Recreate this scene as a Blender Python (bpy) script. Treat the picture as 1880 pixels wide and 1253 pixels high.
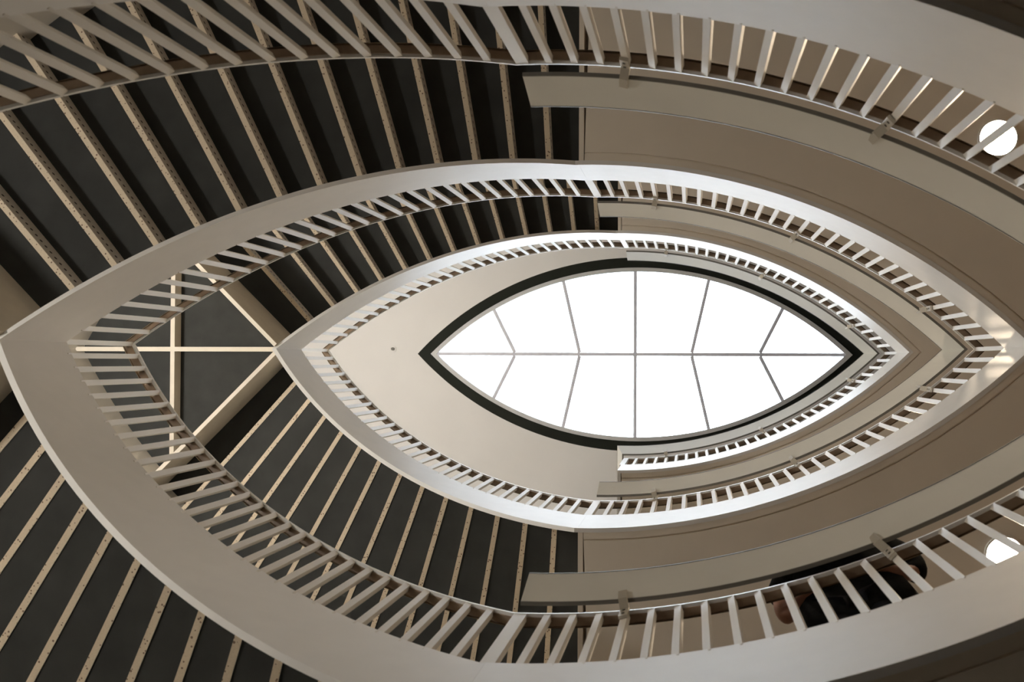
import bpy, bmesh, math, random
from mathutils import Vector, Matrix
random.seed(4)
for o in list(bpy.data.objects): bpy.data.objects.remove(o)
scn = bpy.context.scene
col = scn.collection

# ---------------------------------------------------------------- units
# All lengths below are written in a working unit of 1.2 m (one storey = 4 units);
# S turns them into metres when meshes and locations are made.
S = 1.2
RV, L, W = 4.1031, 2.9403, 1.2413        # arc radius, half length, half width of the almond-shaped well
T = math.asin(L / RV)
CZ = 0.12                                # lens height above the ground floor
ZC, ZB, ZA = 3.385 + CZ, 7.385 + CZ, 11.385 + CZ   # underside of the three landings
ZS = 15.405 + CZ                         # ceiling
FL = 0.60                                # landing floor above its underside
FH = 0.645                               # fascia height
HW = 1.85                                # landing / flight width
X0 = 0.025

# ---------------------------------------------------------------- camera
cam = bpy.data.cameras.new('camera'); co = bpy.data.objects.new('camera', cam); col.objects.link(co)
R = ((0.9865701, 0.0006710, -0.1633367), (-0.0038205, 0.9998128, -0.0189688), (0.1632934, 0.0193381, 0.9863880))
mw = Matrix(((R[0][0], -R[0][1], -R[0][2], 0.788127 * S), (R[1][0], -R[1][1], -R[1][2], 0.109063 * S),
             (R[2][0], -R[2][1], -R[2][2], CZ * S), (0, 0, 0, 1)))
co.matrix_world = mw
cam.sensor_width = 36.0; cam.lens = 36 * 1991.735 / 1880
cam.clip_start = 0.02; cam.clip_end = 200
cam.dof.use_dof = True; cam.dof.focus_distance = 11.5; cam.dof.aperture_fstop = 3.2
scn.camera = co

# ---------------------------------------------------------------- world, exposure
scn.view_settings.view_transform = 'Standard'; scn.view_settings.look = 'None'
scn.view_settings.gamma = 1; scn.view_settings.use_curve_mapping = False
scn.view_settings.exposure = 0.2
w = bpy.data.worlds.new('sky'); scn.world = w; w.use_nodes = True
_nt = w.node_tree; _N = _nt.nodes.new; _K = _nt.links.new
_bg = _nt.nodes['Background']; _bg.inputs[0].default_value = (0.86, 0.92, 1.0, 1)
_tc = _N('ShaderNodeTexCoord'); _sx = _N('ShaderNodeSeparateXYZ'); _K(_tc.outputs['Generated'], _sx.inputs[0])
def _m(op, a, b):
    n = _N('ShaderNodeMath'); n.operation = op
    for i, v in enumerate((a, b)):
        if isinstance(v, (int, float)): n.inputs[i].default_value = v
        else: _K(v, n.inputs[i])
    return n.outputs[0]
SKY_LOW, SKY_TOP, SKY_POW = 2.9, 15.0, 28.0      # bright overcast sky, brightest overhead
_K(_m('ADD', SKY_LOW, _m('MULTIPLY', SKY_TOP, _m('POWER', _m('MAXIMUM', _sx.outputs[2], 0.0), SKY_POW))), _bg.inputs[1])
LAMP = 270.0        # round ceiling lamps
GLOBE = 145.0       # added unseen fill globes at the half landings
scn.cycles.use_denoising = True
scn.cycles.max_bounces = 14; scn.cycles.diffuse_bounces = 10
scn.cycles.sample_clamp_indirect = 8

# ---------------------------------------------------------------- materials
def mat(name, c, rough=0.6, metal=0.0, var=0.06, scale=6.0, bump=0.0, bscale=120.0, spec=0.35):
    m = bpy.data.materials.new(name); m.use_nodes = True
    nt = m.node_tree; b = nt.nodes['Principled BSDF']
    b.inputs['Roughness'].default_value = rough; b.inputs['Metallic'].default_value = metal
    b.inputs['Specular IOR Level'].default_value = spec
    tc = nt.nodes.new('ShaderNodeTexCoord'); n = nt.nodes.new('ShaderNodeTexNoise')
    n.inputs['Scale'].default_value = scale; n.inputs['Detail'].default_value = 5
    nt.links.new(tc.outputs['Object'], n.inputs['Vector'])
    r = nt.nodes.new('ShaderNodeValToRGB')
    r.color_ramp.elements[0].position = 0.3; r.color_ramp.elements[1].position = 0.7
    r.color_ramp.elements[0].color = tuple(x * (1 - var) for x in c) + (1,)
    r.color_ramp.elements[1].color = tuple(min(1, x * (1 + var)) for x in c) + (1,)
    nt.links.new(n.outputs['Fac'], r.inputs['Fac']); nt.links.new(r.outputs['Color'], b.inputs['Base Color'])
    if bump:
        n2 = nt.nodes.new('ShaderNodeTexNoise'); n2.inputs['Scale'].default_value = bscale
        nt.links.new(tc.outputs['Object'], n2.inputs['Vector'])
        bp = nt.nodes.new('ShaderNodeBump'); bp.inputs['Strength'].default_value = bump; bp.inputs['Distance'].default_value = 0.01
        nt.links.new(n2.outputs['Fac'], bp.inputs['Height']); nt.links.new(bp.outputs['Normal'], b.inputs['Normal'])
    return m

def emit(name, c, s):
    m = bpy.data.materials.new(name); m.use_nodes = True; nt = m.node_tree
    nt.nodes.remove(nt.nodes['Principled BSDF'])
    e = nt.nodes.new('ShaderNodeEmission'); e.inputs[0].default_value = c + (1,); e.inputs[1].default_value = s
    nt.links.new(e.outputs[0], nt.nodes['Material Output'].inputs[0]); return m

def riser_mat():
    # cream stone edge with brown specks (UV v < 0) and a grey back face with a row of round holes (UV v > 0)
    m = bpy.data.materials.new('riser_stone'); m.use_nodes = True; nt = m.node_tree; N = nt.nodes.new; K = nt.links.new
    b = nt.nodes['Principled BSDF']; b.inputs['Roughness'].default_value = 0.7
    tc = N('ShaderNodeTexCoord'); uv = N('ShaderNodeUVMap'); sp = N('ShaderNodeSeparateXYZ'); K(uv.outputs[0], sp.inputs[0])
    def M(op, a, b_=None, c=None):
        n = N('ShaderNodeMath'); n.operation = op
        for i, v in enumerate((a, b_, c)):
            if v is None: continue
            if isinstance(v, (int, float)): n.inputs[i].default_value = v
            else: K(v, n.inputs[i])
        return n.outputs[0]
    u = M('SUBTRACT', M('FRACT', M('DIVIDE', sp.outputs[0], 0.058)), 0.5)
    u = M('MULTIPLY', u, 0.058); v = M('SUBTRACT', sp.outputs[1], 0.075)
    d = M('SQRT', M('ADD', M('MULTIPLY', u, u), M('MULTIPLY', v, v)))
    hole = M('LESS_THAN', d, 0.0135)
    vo = N('ShaderNodeTexVoronoi'); vo.inputs['Scale'].default_value = 34; K(tc.outputs['Object'], vo.inputs['Vector'])
    no = N('ShaderNodeTexNoise'); no.inputs['Scale'].default_value = 9; K(tc.outputs['Object'], no.inputs['Vector'])
    sk = M('LESS_THAN', vo.outputs['Distance'], M('MULTIPLY', no.outputs['Fac'], 0.40))
    n2 = N('ShaderNodeTexNoise'); n2.inputs['Scale'].default_value = 90; K(tc.outputs['Object'], n2.inputs['Vector'])
    def mix(f, a, b_):
        x = N('ShaderNodeMix'); x.data_type = 'RGBA'
        if isinstance(f, (int, float)): x.inputs[0].default_value = f
        else: K(f, x.inputs[0])
        for i, q in ((6, a), (7, b_)):
            if isinstance(q, tuple): x.inputs[i].default_value = q + (1,)
            else: K(q, x.inputs[i])
        return x.outputs[2]
    cream = mix(n2.outputs['Fac'], (0.62, 0.51, 0.36), (0.78, 0.66, 0.50))
    edge = mix(sk, cream, (0.22, 0.14, 0.09))
    back = mix(hole, mix(n2.outputs['Fac'], (0.66, 0.62, 0.55), (0.78, 0.73, 0.66)), (0.05, 0.04, 0.035))
    K(mix(M('GREATER_THAN', sp.outputs[1], 0.0), edge, back), b.inputs['Base Color'])
    return m

WHITE = mat('white_paint', (0.80, 0.785, 0.76), 0.45, var=0.02, bump=0.04, bscale=40)
RAILW = mat('white_rail_paint', (0.82, 0.81, 0.79), 0.35, var=0.02)
PANEL = mat('grey_panel_paint', (0.66, 0.65, 0.60), 0.5, var=0.03, scale=3)
LIP = mat('dark_grey_lip', (0.16, 0.15, 0.13), 0.5, var=0.05)
BRACK = mat('bracket_steel', (0.42, 0.38, 0.31), 0.45, 0.2, var=0.05)
SOFFIT = mat('soffit_plaster', (0.80, 0.73, 0.63), 0.8, var=0.03, scale=2, bump=0.05, bscale=60)
FLOORM = mat('floor_stone', (0.20, 0.175, 0.145), 0.6, var=0.10, scale=4)
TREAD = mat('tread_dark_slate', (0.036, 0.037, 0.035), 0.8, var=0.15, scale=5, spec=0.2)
RISER = riser_mat()
BEAM = mat('beam_cream', (0.72, 0.65, 0.54), 0.6, var=0.04, scale=8)
WOOD = mat('handrail_wood', (0.30, 0.22, 0.155), 0.4, var=0.2, scale=10)
BRASS = mat('bronze_edge', (0.30, 0.24, 0.17), 0.25, 1.0, var=0.02)
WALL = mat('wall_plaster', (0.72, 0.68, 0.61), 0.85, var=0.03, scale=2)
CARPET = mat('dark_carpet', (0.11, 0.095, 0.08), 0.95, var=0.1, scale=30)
WALLD = mat('wall_darkened_plaster', (0.20, 0.17, 0.14), 0.85, var=0.05, scale=2)  # unseen right wall, darkened to keep bounce light off soffits and corners
CEIL = mat('ceiling_plaster', (0.82, 0.80, 0.78), 0.85, var=0.015, scale=2)
BLACK = mat('black_reveal', (0.012, 0.014, 0.010), 0.7, var=0.1, spec=0.2)
BALU = mat('baluster_paint', (0.70, 0.665, 0.60), 0.5, var=0.02)
FRAME = mat('skylight_frame', (0.60, 0.60, 0.60), 0.5, var=0.03)
BARM = mat('glazing_bar', (0.80, 0.80, 0.86), 0.5, 0.0, var=0.05)
def glass():
    m = bpy.data.materials.new('pane_glass'); m.use_nodes = True; nt = m.node_tree
    nt.nodes.remove(nt.nodes['Principled BSDF'])
    t = nt.nodes.new('ShaderNodeBsdfTransparent'); t.inputs[0].default_value = (0.93, 0.95, 0.96, 1)
    g = nt.nodes.new('ShaderNodeBsdfGlossy'); g.inputs['Roughness'].default_value = 0.05
    x = nt.nodes.new('ShaderNodeMixShader'); x.inputs[0].default_value = 0.06
    nt.links.new(t.outputs[0], x.inputs[1]); nt.links.new(g.outputs[0], x.inputs[2])
    nt.links.new(x.outputs[0], nt.nodes['Material Output'].inputs[0]); return m
PANE = glass()
GLOW = emit('lamp_glow', (1.0, 0.80, 0.58), LAMP)
GLOBEM = emit('fill_globe_glow', (1.0, 0.955, 0.89), GLOBE)
SKIN = mat('skin', (0.40, 0.20, 0.135), 0.5, var=0.06)
SHIRT = mat('black_cotton', (0.012, 0.012, 0.012), 0.9, var=0.3, scale=30, spec=0.1)
TROUS = mat('dark_trouser_cloth', (0.018, 0.018, 0.022), 0.9, var=0.3, scale=30, spec=0.1)
HAIR = mat('dark_hair', (0.02, 0.015, 0.01), 0.6, var=0.3, scale=60)
STEEL = mat('steel', (0.7, 0.72, 0.76), 0.25, 1.0, var=0.03)

# ---------------------------------------------------------------- helpers
def link(name, verts, faces, m, parent=None, smooth=False, uvs=None, loc=None):
    me = bpy.data.meshes.new(name)
    me.from_pydata([(v[0] * S, v[1] * S, v[2] * S) for v in verts], [], faces); me.update()
    if uvs:
        l = me.uv_layers.new(name='UVMap')
        i = 0
        for f in me.polygons:
            for k in f.loop_indices: l.data[k].uv = uvs[i]; i += 1
    bm = bmesh.new(); bm.from_mesh(me); bmesh.ops.recalc_face_normals(bm, faces=bm.faces); bm.to_mesh(me); bm.free()
    me.materials.append(m)
    if smooth:
        for f in me.polygons: f.use_smooth = True
    o = bpy.data.objects.new(name, me); col.objects.link(o)
    if loc: o.location = Vector(loc) * S
    if parent: attach(o, parent)
    return o

def attach(o, parent):
    o.parent = parent; o.matrix_parent_inverse = Matrix.Translation(-world_loc(parent))
def world_loc(o):
    return o.location.copy() if not o.parent else o.location.copy()

def tag(o, label, cat, group=None):
    o['label'] = label; o['category'] = cat
    if group: o['group'] = group
    return o
def thing(name, label, cat, loc=(0, 0, 0), group=None):
    o = bpy.data.objects.new(name, None); col.objects.link(o); o.location = Vector(loc) * S
    o.empty_display_size = 0.1
    return tag(o, label, cat, group)
def struct(o): o['kind'] = 'structure'; return o

def tmax(o): return math.acos((RV - W) / (RV + o)) / T
def pt(u, o, left):
    """Point on the almond at path position u (-1 near side, 0 tip, 1 far side), offset o outward."""
    s = (1 - abs(u)) * tmax(o); sg = 1 if u <= 0 else -1
    x = (RV + o) * math.sin(s * T); y = max(0.0, (RV + o) * math.cos(s * T) - (RV - W))
    return (-x if left else x, sg * y)
def ptr(t, sg, o, left=True):
    """Radial version: t is the angle fraction, the same for every offset."""
    x = (RV + o) * math.sin(t * T); y = (RV + o) * math.cos(t * T) - (RV - W)
    return (-x if left else x, sg * y)

def sweep(name, prof, stations, m, parent=None, close=True):
    """prof: closed polygon of (o, z); stations: list of functions (o, z) -> (x, y, z)."""
    n = len(prof); v = []; f = []
    for st in stations: v += [st(o, z) for o, z in prof]
    for i in range(len(stations) - 1):
        for j in range(n):
            k = (j + 1) % n
            f.append((i * n + j, i * n + k, (i + 1) * n + k, (i + 1) * n + j))
    f.append(tuple(range(n))); f.append(tuple((len(stations) - 1) * n + j for j in reversed(range(n))))
    return link(name, v, f, m, parent)

def arc(u0, u1, n, left, zf):
    us = [u0 + (u1 - u0) * i / n for i in range(n + 1)]
    if u0 < 0 < u1 and 0 not in us: us = sorted(us + [0.0])
    return [(lambda o, z, u=u: pt(u, o, left) + (z + zf(u),)) for u in us]

def box(name, c, ax, ay, az, m, parent=None):
    """Box about centre c with half-axis vectors."""
    c, ax, ay, az = map(Vector, (c, ax, ay, az))
    v = [tuple(c + i * ax + j * ay + k * az) for k in (-1, 1) for j in (-1, 1) for i in (-1, 1)]
    f = [(0, 1, 3, 2), (4, 6, 7, 5), (0, 4, 5, 1), (2, 3, 7, 6), (0, 2, 6, 4), (1, 5, 7, 3)]
    return link(name, v, f, m, parent)
def disc(name, c, r, h, m, parent=None, n=32, r2=None, smooth=False):
    r2 = r if r2 is None else r2
    v = []; f = []
    for k, (rr, z) in enumerate(((r, 0), (r2, h))):
        v += [(c[0] + rr * math.cos(2 * math.pi * i / n), c[1] + rr * math.sin(2 * math.pi * i / n), c[2] + z) for i in range(n)]
    f = [(i, (i + 1) % n, n + (i + 1) % n, n + i) for i in range(n)] + [tuple(range(n)), tuple(n + i for i in reversed(range(n)))]
    return link(name, v, f, m, parent)
def rect(o0, o1, z0, z1): return [(o0, z0), (o1, z0), (o1, z1), (o0, z1)]

US = (X0 / RV) / T                       # path trim so that landings end at x = X0
def land_stations(z, n=72, ret=False):
    st = arc(-1 + US, 1 - US, n, False, lambda u: z)
    if ret:   # the top landing turns the corner and closes its free end
        st = [lambda o, q: (X0 + o, W + HW, q + z), lambda o, q: (X0 + o, W + o - 0.0008, q + z)] + st[1:]
    return st

# ---------------------------------------------------------------- room shell
g = []
N = 60
def ring(o, left, z): return [pt(-1 + 2 * i / N, o, left) + (z,) for i in range(N + 1)]
def shell(name, left, m):
    a = ring(HW, left, -0.02); b = ring(HW, left, ZS + 0.3); c = ring(HW + 0.15, left, -0.02); d = ring(HW + 0.15, left, ZS + 0.3)
    n = N + 1; v = a + b + c + d; f = []
    for i in range(N):
        f += [(i, i + 1, n + i + 1, n + i), (2 * n + i, 3 * n + i, 3 * n + i + 1, 2 * n + i + 1),
              (n + i, n + i + 1, 3 * n + i + 1, 3 * n + i), (i, 2 * n + i, 2 * n + i + 1, i + 1)]
    f += [(0, n, 3 * n, 2 * n), (N, 2 * n + N, 3 * n + N, n + N)]
    struct(link(name, v, f, m))
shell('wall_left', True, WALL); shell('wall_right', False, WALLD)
full = [p for p in ring(HW + 0.15, True, 0)][:-1] + [p for p in reversed(ring(HW + 0.15, False, 0))][:-1]
def slab(name, z0, z1, m):
    n = len(full); v = [(x, y, z0) for x, y, _ in full] + [(x, y, z1) for x, y, _ in full]
    f = [tuple(range(n)), tuple(n + i for i in reversed(range(n)))] + [(i, (i + 1) % n, n + (i + 1) % n, n + i) for i in range(n)]
    return struct(link(name, v, f, m))
slab('floor', -0.15, 0.0, FLOORM)

def ves(l, w_, n, z):
    r = (l * l + w_ * w_) / (2 * w_); t = math.asin(l / r); out = []
    for i in range(2 * n):
        k = i / n
        a = (-1 + 2 * k) * t if k < 1 else (1 - 2 * (k - 1)) * t
        sg = 1 if k < 1 else -1
        out.append((r * math.sin(a), sg * max(0, r * math.cos(a) - (r - w_)), z))
    return out
LO, WO, LI, WI = 3.158, 1.371, 2.961, 1.227
# ceiling: room outline with an almond opening
def ring_faces(n, a, b): return [(a + i, a + (i + 1) % n, b + (i + 1) % n, b + i) for i in range(n)]
def band(name, pa, pb, z0, z1, m, parent=None):
    n = len(pa)
    v = [(x, y, z0) for x, y, _ in pa] + [(x, y, z0) for x, y, _ in pb] + [(x, y, z1) for x, y, _ in pa] + [(x, y, z1) for x, y, _ in pb]
    f = ring_faces(n, 0, n) + ring_faces(n, 2 * n, 3 * n) + ring_faces(n, 0, 2 * n) + ring_faces(n, n, 3 * n)
    return link(name, v, f, m, parent)
NC = 60
struct(band('ceiling', ves(L + 2.42, W + HW + 0.1, NC, 0), ves(LO, WO, NC, 0), ZS, ZS + 0.25, CEIL))

# ---------------------------------------------------------------- skylight
sky = thing('skylight', 'almond-shaped white skylight in the ceiling, with a black rim and thin grey glazing bars', 'skylight', (0, 0, ZS))
band('black_rim', ves(LO, WO, NC, 0), ves(LI, WI, NC, 0), ZS + 0.004, ZS + 0.06, BLACK, sky)
band('frame', ves(LI, WI, NC, 0), ves(LI - 0.085, WI - 0.055, NC, 0), ZS - 0.012, ZS + 0.07, FRAME, sky)
zb = ZS + 0.03
def bar(name, a, b, wd, m, dz=0.0):
    a, b = Vector(a + (zb + dz,)), Vector(b + (zb + dz,)); d = (b - a); h = d / 2; s = Vector((-d.y, d.x, 0)).normalized()
    o = box(name, (a + b) / 2, h, s * wd, (0, 0, 0.025), m, sky)
    box(name + '_gasket', (a + b) / 2 + Vector((0, 0, -0.027)), h * 0.99, s * wd * 0.3, (0, 0, 0.004), BARM, sky)
bar('ridge_bar', (-LI + 0.06, 0), (LI - 0.06, 0), 0.024, BARM)
ribs = [(-1.725, -2.045), (-0.79, -1.03), (0, 0), (0.79, 1.03), (1.725, 2.045)]
def wy(x):
    r = (LI * LI + WI * WI) / (2 * WI); return math.sqrt(r * r - x * x) - (r - WI)
for xc, xe in ribs:
    for sg in (1, -1): bar('rib_bar', (xc, 0.024 * sg), (xe, sg * (wy(xe) - 0.03)), 0.024, BARM)
edge = [-LI] + [e for _, e in ribs] + [LI]; mid = [-LI] + [c for c, _ in ribs] + [LI]
for i in range(6):
    for sg in (1, -1):
        top = [(edge[i] + (edge[i + 1] - edge[i]) * k / 10) for k in range(11)]
        P = [(mid[i], 0)] + [(x, sg * max(0.0, wy(x) - 0.01)) for x in top] + [(mid[i + 1], 0)]
        if i == 0: P = P[1:]
        if i == 5: P = P[:-1]
        n = len(P)
        v = [(x, y, ZS + 0.058) for x, y in P] + [(x, y, ZS + 0.066) for x, y in P]
        f = [tuple(range(n)), tuple(n + k for k in reversed(range(n)))] + [(k, (k + 1) % n, n + (k + 1) % n, n + k) for k in range(n)]
        link('pane', v, f, PANE, sky)
# roof slab above so that daylight only enters through the panes
sp = thing('sprinkler', 'tiny sprinkler head on the pale ceiling left of the skylight', 'sprinkler', (-3.527, -0.07, ZS))
disc('rosette', (-3.527, -0.07, ZS - 0.012), 0.05, 0.012, CEIL, sp, 24)
disc('nozzle', (-3.527, -0.07, ZS - 0.05), 0.022, 0.04, LIP, sp, 16)

# ---------------------------------------------------------------- landings
def landing(z, label, ret=False):
    t = thing('landing', label, 'landing', (2.2, -W - 0.6, z))
    u = US + 0.037 / RV / T
    st = arc(-1 + u, 1 - u, 72, False, lambda q: z)
    sweep('slab', [(0.03, 0), (0.075, 0), (0.075, 0.014), (0.086, 0.014), (0.086, 0.0), (HW, 0), (HW, FL - 0.02), (0.03, FL - 0.02)], st, SOFFIT, t)
    sweep('floor_covering', rect(0.03, HW, FL - 0.02, FL), st, CARPET, t)
    for sg in (1, -1):
        y0, y1 = W + 0.03, W + HW
        box('edge_beam', (X0 + 0.017, sg * (y0 + y1) / 2, z + FL / 2 + 0.0005), (0.017, 0, 0), (0, (y1 - y0) / 2, 0), (0, 0, FL / 2 - 0.001), SOFFIT if not (ret and sg > 0) else WHITE, t)
    f = sweep('fascia', rect(0, 0.03, -0.004, FH), land_stations(z, ret=ret), WHITE, t)
    return t
landing(ZA, 'top landing with a bright white fascia, just below the skylight on the right', True)
landing(ZB, 'middle landing with a broad brown soffit and a white fascia')
landing(ZC, 'nearest landing, its pale fascia cutting across the right corners of the photo')

# ---------------------------------------------------------------- stair flights
RS = 4.0 / 29
def top_j(j): return FL + RS * j
def sector(name, t0, t1, sg, o0, o1, z0, z1, m, parent):
    n = 4; A = [ptr(t0 + (t1 - t0) * i / n, sg, o0) for i in range(n + 1)]; B = [ptr(t0 + (t1 - t0) * i / n, sg, o1) for i in range(n + 1)]
    P = A + B[::-1]; k = len(P)
    v = [(x, y, z0) for x, y in P] + [(x, y, z1) for x, y in P]
    f = [(i, i + 1, k - 2 - i, k - 1 - i) for i in range(n)] + [(k + i, k + k - 1 - i, k + k - 2 - i, k + i + 1) for i in range(n)]
    f += [(i, (i + 1) % k, k + (i + 1) % k, k + i) for i in range(k)]
    return link(name, v, f, m, parent)
def riser(t, sg, z0, z1, wdt, m, parent, name='riser'):
    a, b = ptr(t, sg, 0.028), ptr(t, sg, HW)
    d = Vector((b[0] - a[0], b[1] - a[1], 0)); ln = d.length; d.normalize()
    s = Vector((-d.y, d.x, 0))
    if s.x < 0: s = -s                       # the strip lies on the +x side of its line
    s = s * wdt
    A, B = Vector(a + (0,)), Vector(b + (0,))
    q = [A, B, B + s, A + s]
    v = [(p.x, p.y, z) for z in (z0, z1) for p in q]
    f = [(0, 1, 2, 3), (7, 6, 5, 4), (0, 4, 5, 1), (2, 6, 7, 3), (0, 3, 7, 4), (1, 5, 6, 2)]
    lm = ln * S; h = (z1 - z0) * S
    uv = [(0, -.02), (lm, -.02), (lm, -.01), (0, -.01)] + [(0, -.02), (lm, -.02), (lm, -.01), (0, -.01)]
    uv += [(0, .001), (0, h), (lm, h), (lm, .001)] + [(lm, .001), (lm, h), (0, h), (0, .001)] + [(0, -.02)] * 8
    return link(name, v, f, m, parent, uvs=uv)
def flight_stations(zf, lower):
    st = arc(-1 if lower else -0.16, 1, 72, True, zf)
    x1 = X0 - 0.001
    end = lambda sg, u: (lambda o, z: (x1, sg * (W + o), z + zf(u)))
    return ([end(1, -1)] if lower else []) + st + [end(-1, 1)]
def flight(zl, label, lower=True):
    t = thing('stair_flight', label, 'stairs', (-W - 2.4, 0, zl + 2.0))
    zf = lambda u: zl + 2 * (u + 1)
    # the strings along the well
    sweep('string', rect(0, 0.03, 0, FH), flight_stations(zf, lower), WHITE, t)
    if lower:
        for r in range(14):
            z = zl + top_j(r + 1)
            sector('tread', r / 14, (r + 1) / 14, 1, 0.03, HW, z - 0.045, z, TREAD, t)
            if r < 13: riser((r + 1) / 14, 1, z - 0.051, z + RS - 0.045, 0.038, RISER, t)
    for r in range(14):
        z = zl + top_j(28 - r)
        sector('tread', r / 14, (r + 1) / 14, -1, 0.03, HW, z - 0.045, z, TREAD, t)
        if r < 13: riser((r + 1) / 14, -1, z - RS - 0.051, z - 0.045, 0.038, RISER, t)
    # half landing at the tip with its beams
    P = [pt(0, 0.03, True)] + [ptr(1, 1, HW)] + [ptr(1 + (tmax(HW) - 1) * k / 6, 1, HW) for k in range(1, 7)]
    P += [ptr(tmax(HW) - (tmax(HW) - 1) * k / 6, -1, HW) for k in range(1, 7)]
    z1 = zl + top_j(15); z0 = z1 - 0.045; n = len(P)
    v = [(x, y, z0) for x, y in P] + [(x, y, z1) for x, y in P]
    f = [tuple(range(n)), tuple(n + k for k in reversed(range(n)))] + [(k, (k + 1) % n, n + (k + 1) % n, n + k) for k in range(n)]
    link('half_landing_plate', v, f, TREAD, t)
    for sg in (1, -1):
        riser(1.0, sg, zl + 2.0, z0 if sg < 0 else z0 - RS, 0.036, BEAM, t, 'landing_edge_beam')
    xm = -4.197; ym = (abs(xm) - L) / math.sin(T) * math.cos(T) - 0.02
    box('landing_cross_beam', (xm, 0, z0 - 0.066), (0.022, 0, 0), (0, ym, 0), (0, 0, 0.066), BEAM, t)
    tip = pt(0, HW, True)[0]
    box('landing_spine_beam', ((-L - 0.06 + tip) / 2, 0, z0 - 0.068), ((-L - 0.06 - tip) / 2, 0, 0), (0, 0.022, 0), (0, 0, 0.066), BEAM, t)
    return t
flight(ZB, 'upper stair flight of dark treads curling round the left tip up to the top landing')
flight(ZC, 'middle stair flight, the large dark one along the left edge, rising to the middle landing')
flight(ZC - 4, 'lowest stair flight, seen only by its upper end at the top left corner', lower=False)

# ---------------------------------------------------------------- balustrades
def baluster(u, left, z0, z1, parent, wd=0.0155, zf=0.0, name='baluster', xy=None, dirv=None, side=0):
    if xy is None:
        a = pt(u, 0.016, left)
        if abs(u) < 1e-6: d = Vector((0, 1, 0))
        else:
            b = pt(u, 0.1, left); nrm = Vector((b[0] - a[0], b[1] - a[1], 0)).normalized(); d = Vector((-nrm.y, nrm.x, 0))
    else: a = xy; d = dirv
    n = Vector((-d.y, d.x, 0))
    return box(name, (a[0], a[1], (z0 + z1) / 2), d * wd, n * 0.0155, (0, 0, (z1 - z0) / 2), BALU, parent)
BT = 0.0353      # baluster step along half a landing, counted from the tip
def rails(st, parent):
    sweep('top_rail', [(-0.002, 1.447), (0.014, 1.447), (0.014, 1.464), (-0.002, 1.464)], st, RAILW, parent)
    h = sweep('handrail', [(0.014, 1.438), (0.050, 1.438), (0.056, 1.443), (0.056, 1.458), (0.052, 1.466), (0.014, 1.466)], st, WOOD, parent)
    sweep('edge_strip', [(0.056, 1.434), (0.060, 1.434), (0.060, 1.462), (0.056, 1.462)], st, BRASS, h)
def landing_balustrade(z, label, ret=False):
    t = thing('balustrade', label, 'railing', (L, 0, z + FH))
    rails(land_stations(z, ret=ret), t)
    for k in range(-27, 28):
        baluster(k * BT, False, z + FH - 0.02, z + 1.45, t)
    for sg in (1, -1):
        baluster(0, False, z + FH - 0.02, z + 1.45, t, wd=0.029, name='end_baluster', xy=(X0 + 0.006, sg * (W + 0.0155)), dirv=Vector((1, 0, 0)))
    if ret:
        for k in range(1, 16):
            baluster(0, False, z + FH - 0.02, z + 1.45, t, xy=(X0 + 0.016, W + 0.117 * k), dirv=Vector((0, 1, 0)))
    return t
landing_balustrade(ZA, 'white balustrade of the top landing, the smallest, nearest the skylight', True)
landing_balustrade(ZB, 'white balustrade round the right tip of the middle landing')
landing_balustrade(ZC, 'white balustrade of the nearest landing, with the person in black behind it')
def flight_balustrade(zl, label, lower=True):
    t = thing('balustrade', label, 'railing', (-L, 0, zl + 2 + FH))
    zf = lambda u: zl + 2 * (u + 1)
    rails(flight_stations(zf, lower), t)
    for k in range(1, 56):
        u = -1 + k / 28.0
        if not lower and u < -0.12: continue
        z = zf(u)
        baluster(u, True, z + FH - 0.03, z + 1.45, t)
    return t
flight_balustrade(ZB, 'pale balustrade on the upper stair flight, seen almost edge-on against the white ceiling')
flight_balustrade(ZC, 'beige balustrade sweeping along the middle stair flight past the left tip')
flight_balustrade(ZC - 4, 'blurred grey balustrade crossing the top left corner, on the lowest flight', lower=False)

# ---------------------------------------------------------------- leaning guard panels above the landing rails
def guard(z, label, ret=False):
    t = thing('guard_panel', label, 'guard rail', (L - 0.1, 0, z + 1.5))
    st = land_stations(z, ret=ret)
    sweep('panel', [(-0.045, 1.500), (-0.033, 1.497), (-0.108, 1.757), (-0.120, 1.760)], st, PANEL, t)
    sweep('bottom_lip', [(-0.046, 1.487), (-0.028, 1.487), (-0.028, 1.4985), (-0.046, 1.4985)], st, LIP, t)
    sweep('top_lip', [(-0.123, 1.7605), (-0.104, 1.7605), (-0.104, 1.770), (-0.123, 1.770)], st, LIP, t)
    for sg in (-1, 1):
        for k in (4, 14, 24):
            u = sg * (28 - k) * BT
            a = pt(u, 0.0, False); b = pt(u, 0.1, False)
            n = Vector((b[0] - a[0], b[1] - a[1], 0)).normalized(); d = Vector((-n.y, n.x, 0)); A = Vector(a + (z,))
            prof = [(-0.001, 1.30), (-0.014, 1.31), (-0.014, 1.44), (-0.055, 1.475), (-0.072, 1.555), (-0.062, 1.56), (-0.040, 1.49), (-0.003, 1.466)]
            v = [tuple(A + n * o + Vector((0, 0, q)) + d * s) for s in (-0.02, 0.02) for o, q in prof]
            m = len(prof)
            f = [tuple(range(m)), tuple(m + i for i in reversed(range(m)))] + [(i, (i + 1) % m, m + (i + 1) % m, m + i) for i in range(m)]
            br = link('bracket', v, f, BRACK, t)
            for q in (1.35, 1.41):
                c = A + n * -0.0145 + Vector((0, 0, q))
                box('bolt', c, d * 0.006, n * 0.003, (0, 0, 0.006), LIP, br)
    return t
guard(ZA, 'bright white leaning panel above the top landing rail, bordering the skylight', True)
guard(ZB, 'grey leaning panel above the rail of the middle landing')
guard(ZC, 'large beige leaning panel with cut ends above the nearest landing rail')

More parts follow.
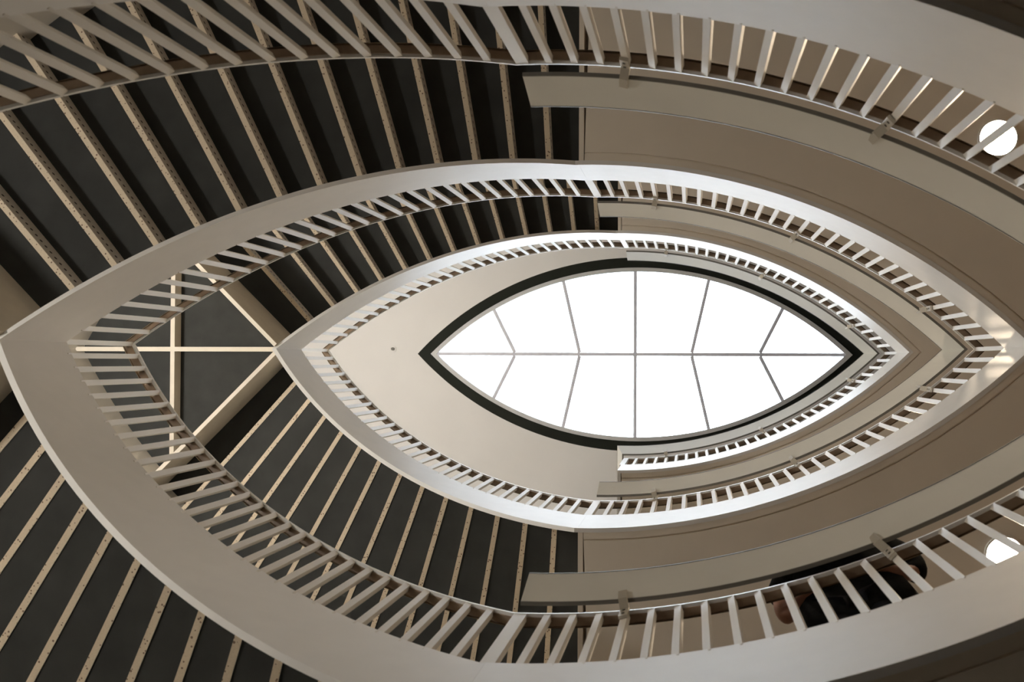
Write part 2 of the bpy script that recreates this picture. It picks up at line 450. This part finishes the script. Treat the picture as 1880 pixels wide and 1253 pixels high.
# ---------------------------------------------------------------- ceiling lamps
def lamp(x, y, z, label):
    t = thing('ceiling_lamp', label, 'lamp', (x, y, z), 'round lamps under the landings')
    n = 36; v = []
    for rr, q in ((0.112, 0), (0.122, 0), (0.122, -0.03), (0.112, -0.03)):
        v += [(x + rr * math.cos(2 * math.pi * i / n), y + rr * math.sin(2 * math.pi * i / n), z + q) for i in range(n)]
    f = []
    for k in range(4): f += ring_faces(n, k * n, ((k + 1) % 4) * n)
    link('rim', v, f, RAILW, t)
    disc('diffuser', (x, y, z - 0.026), 0.1115, 0.02, GLOW, t, 36)
    return t
lamp(2.73, -1.34, ZB, 'glowing round lamp behind the balusters at the upper right edge')
lamp(2.76, 1.33, ZB, 'glowing round lamp just above the pale fascia at the lower right edge')
lamp(2.73, -1.34, ZA, 'added round lamp under the top landing, hidden behind the middle landing rail on the upper side')  # this pair is added out of view to light the upper flight
lamp(2.73, 1.34, ZA, 'added round lamp under the top landing, hidden behind the middle landing rail on the lower side')
def fill_globe(q, sg, z, label, r=0.16):  # unseen globes added to light the undersides and ceiling from the left
    a, b = ptr(q, sg, HW), ptr(q, sg, HW - 0.16)
    n = Vector((b[0] - a[0], b[1] - a[1], 0)).normalized(); d = Vector((-n.y, n.x, 0)); A = Vector(a + (z,))
    t = thing('fill_globe', label, 'lamp', tuple(A))
    box('back_plate', A + n * 0.012 + Vector((0, 0, -0.12)), n * 0.012, d * 0.05, (0, 0, 0.08), RAILW, t)
    box('arm', A + n * 0.09 + Vector((0, 0, -r - 0.005)), n * 0.08, d * 0.015, (0, 0, 0.012), RAILW, t)
    c = A + n * (r + 0.01); v = []; f = []; m = 24; k2 = 14
    for i in range(k2 + 1):
        an = math.pi * i / k2
        v += [(c.x + r * math.sin(an) * math.cos(2 * math.pi * k / m), c.y + r * math.sin(an) * math.sin(2 * math.pi * k / m), c.z - r * math.cos(an)) for k in range(m)]
    for i in range(k2): f += ring_faces(m, i * m, (i + 1) * m)
    link('globe', v, f, GLOBEM, t, smooth=True)
fill_globe(1.12, -1, ZB + top_j(15) + 1.0, 'added fill globe above the upper half landing, hidden by its plate, on the far side')
fill_globe(1.12, 1, ZB + top_j(15) + 1.0, 'added fill globe above the upper half landing, hidden by its plate, on the near side')
fill_globe(tmax(HW) - 0.03, 1, ZC + top_j(15) + 1.0, 'large added fill globe above the middle half landing, beyond the left edge', 0.205)
fill_globe(1.12, -1, ZC - 4 + top_j(15) + 1.0, 'added fill globe above the lowest half landing, beyond the upper left corner')

# ---------------------------------------------------------------- the person behind the nearest balustrade
TH = 0.442
def pp(a, b, h):
    """lateral a (towards the right tip), distance b behind the rail line, height h above the landing floor - metres."""
    q = ptr(TH, 1, 0.0, False); n = Vector((math.sin(TH * T), math.cos(TH * T), 0)); d = Vector((n.y, -n.x, 0))
    return Vector((q[0], q[1], ZC + FL)) + (n * b + d * a + Vector((0, 0, h))) / S
per = thing('person', 'person in loose black clothes with bare forearms, leaning on the nearest landing rail', 'person', tuple(pp(0, 0.2, 0)))
def skin(name, pts, edges, m, root=0, sub=2, par=None):
    me = bpy.data.meshes.new(name)
    me.from_pydata([tuple(pp(*p[:3]) * S) for p in pts], edges, []); me.update()
    o = bpy.data.objects.new(name, me); col.objects.link(o); attach(o, par or per); me.materials.append(m)
    sk = o.modifiers.new('Skin', 'SKIN'); sk.use_smooth_shade = True
    for i, p in enumerate(pts):
        sv = me.skin_vertices[0].data[i]; r = p[3]; sv.radius = r if isinstance(r, tuple) else (r, r); sv.use_root = (i == root)
    ss = o.modifiers.new('Subdivision', 'SUBSURF'); ss.levels = sub; ss.render_levels = sub
    return o
bp = [(0, .24, .95, (.15, .11)), (0, .19, 1.12, (.135, .10)), (0, .08, 1.30, (.16, .10)), (0, .02, 1.42, (.12, .085)), (0, -.01, 1.50, .055), (0, 0, 1.56, .075), (0, .02, 1.63, (.078, .09)), (0, .03, 1.70, (.06, .07))]
be = [(i, i + 1) for i in range(7)]
for s in (-1, 1):
    i = len(bp)
    el = (-.355, .165, 1.05, .056) if s < 0 else (.37, .17, 1.13, .043)
    bp += [(.18 * s, .03, 1.42, .062), (.33 * s, .09, 1.26, .052), el, (.28 * s, .13, 1.07, .044), (.17 * s, .075, 1.065, .028), (.13 * s, .065, 1.065, (.036, .02)), (.085 * s, .06, 1.065, (.036, .016))]
    be += [(3, i)] + [(i + k, i + k + 1) for k in range(6)]
    j = len(bp)
    bp += [(.10 * s, .25, .90, .09), (.11 * s, .24, .70, .08), (.12 * s, .22, .49, .058), (.125 * s, .25, .28, .055), (.125 * s, .27, .08, .038), (.13 * s, .17, .04, .035)]
    be += [(0, j)] + [(j + k, j + k + 1) for k in range(5)]
body = skin('body', bp, be, SKIN)
for s in (-1, 1):          # five fingers of each hand resting on the rail
    for q, (db, ln) in enumerate(((-.027, .055), (-.009, .07), (.009, .075), (.027, .066))):
        a0, b0 = .085, .06 + db
        skin('finger', [(s * a0, b0, 1.066, .0095), (s * (a0 - ln * .5), b0, 1.072, .009), (s * (a0 - ln), b0, 1.062, .0075)], [(0, 1), (1, 2)], SKIN, par=body, sub=1)
    skin('thumb', [(s * .125, .09, 1.066, .011), (s * .10, .11, 1.07, .010), (s * .075, .115, 1.063, .008)], [(0, 1), (1, 2)], SKIN, par=body, sub=1)
sp_ = [(0, .24, .72, (.34, .15)), (0, .22, .95, (.34, .15)), (0, .17, 1.12, (.32, .14)), (0, .08, 1.30, (.28, .12)), (0, .02, 1.43, (.15, .10)), (0, 0, 1.48, .07)]
se = [(i, i + 1) for i in range(5)]
for s in (-1, 1):
    i = len(sp_); sp_ += [(.20 * s, .03, 1.43, .10), (.31 * s, .08, 1.32, .095), (.36 * s, .13, 1.22, .08)]; se += [(4, i), (i, i + 1), (i + 1, i + 2)]
    if s > 0: sp_ += [(.375, .175, 1.135, .066), (.31, .15, 1.115, .06)]; se += [(i + 2, i + 3), (i + 3, i + 4)]
skin('shirt', sp_, se, SHIRT)
tp = [(0, .245, .95, (.165, .125))]; te = []
for s in (-1, 1):
    i = len(tp); tp += [(.10 * s, .25, .88, .105), (.11 * s, .24, .70, .095), (.12 * s, .22, .49, .075), (.125 * s, .25, .28, .07), (.125 * s, .265, .08, .062)]
    te += [(0, i)] + [(i + k, i + k + 1) for k in range(4)]
skin('trousers', tp, te, TROUS)
skin('hair', [(0, .04, 1.56, .07), (0, .065, 1.64, (.088, .09)), (0, .045, 1.705, (.08, .085))], [(0, 1), (1, 2)], HAIR)
for s in (-1, 1):
    skin('shoe', [(.125 * s, .29, .045, .045), (.13 * s, .2, .04, .045), (.135 * s, .12, .032, .035)], [(0, 1), (1, 2)], TROUS)
skin('wristwatch', [(-.20, .095, 1.072, .037), (-.18, .082, 1.068, .036)], [(0, 1)], STEEL, sub=2)
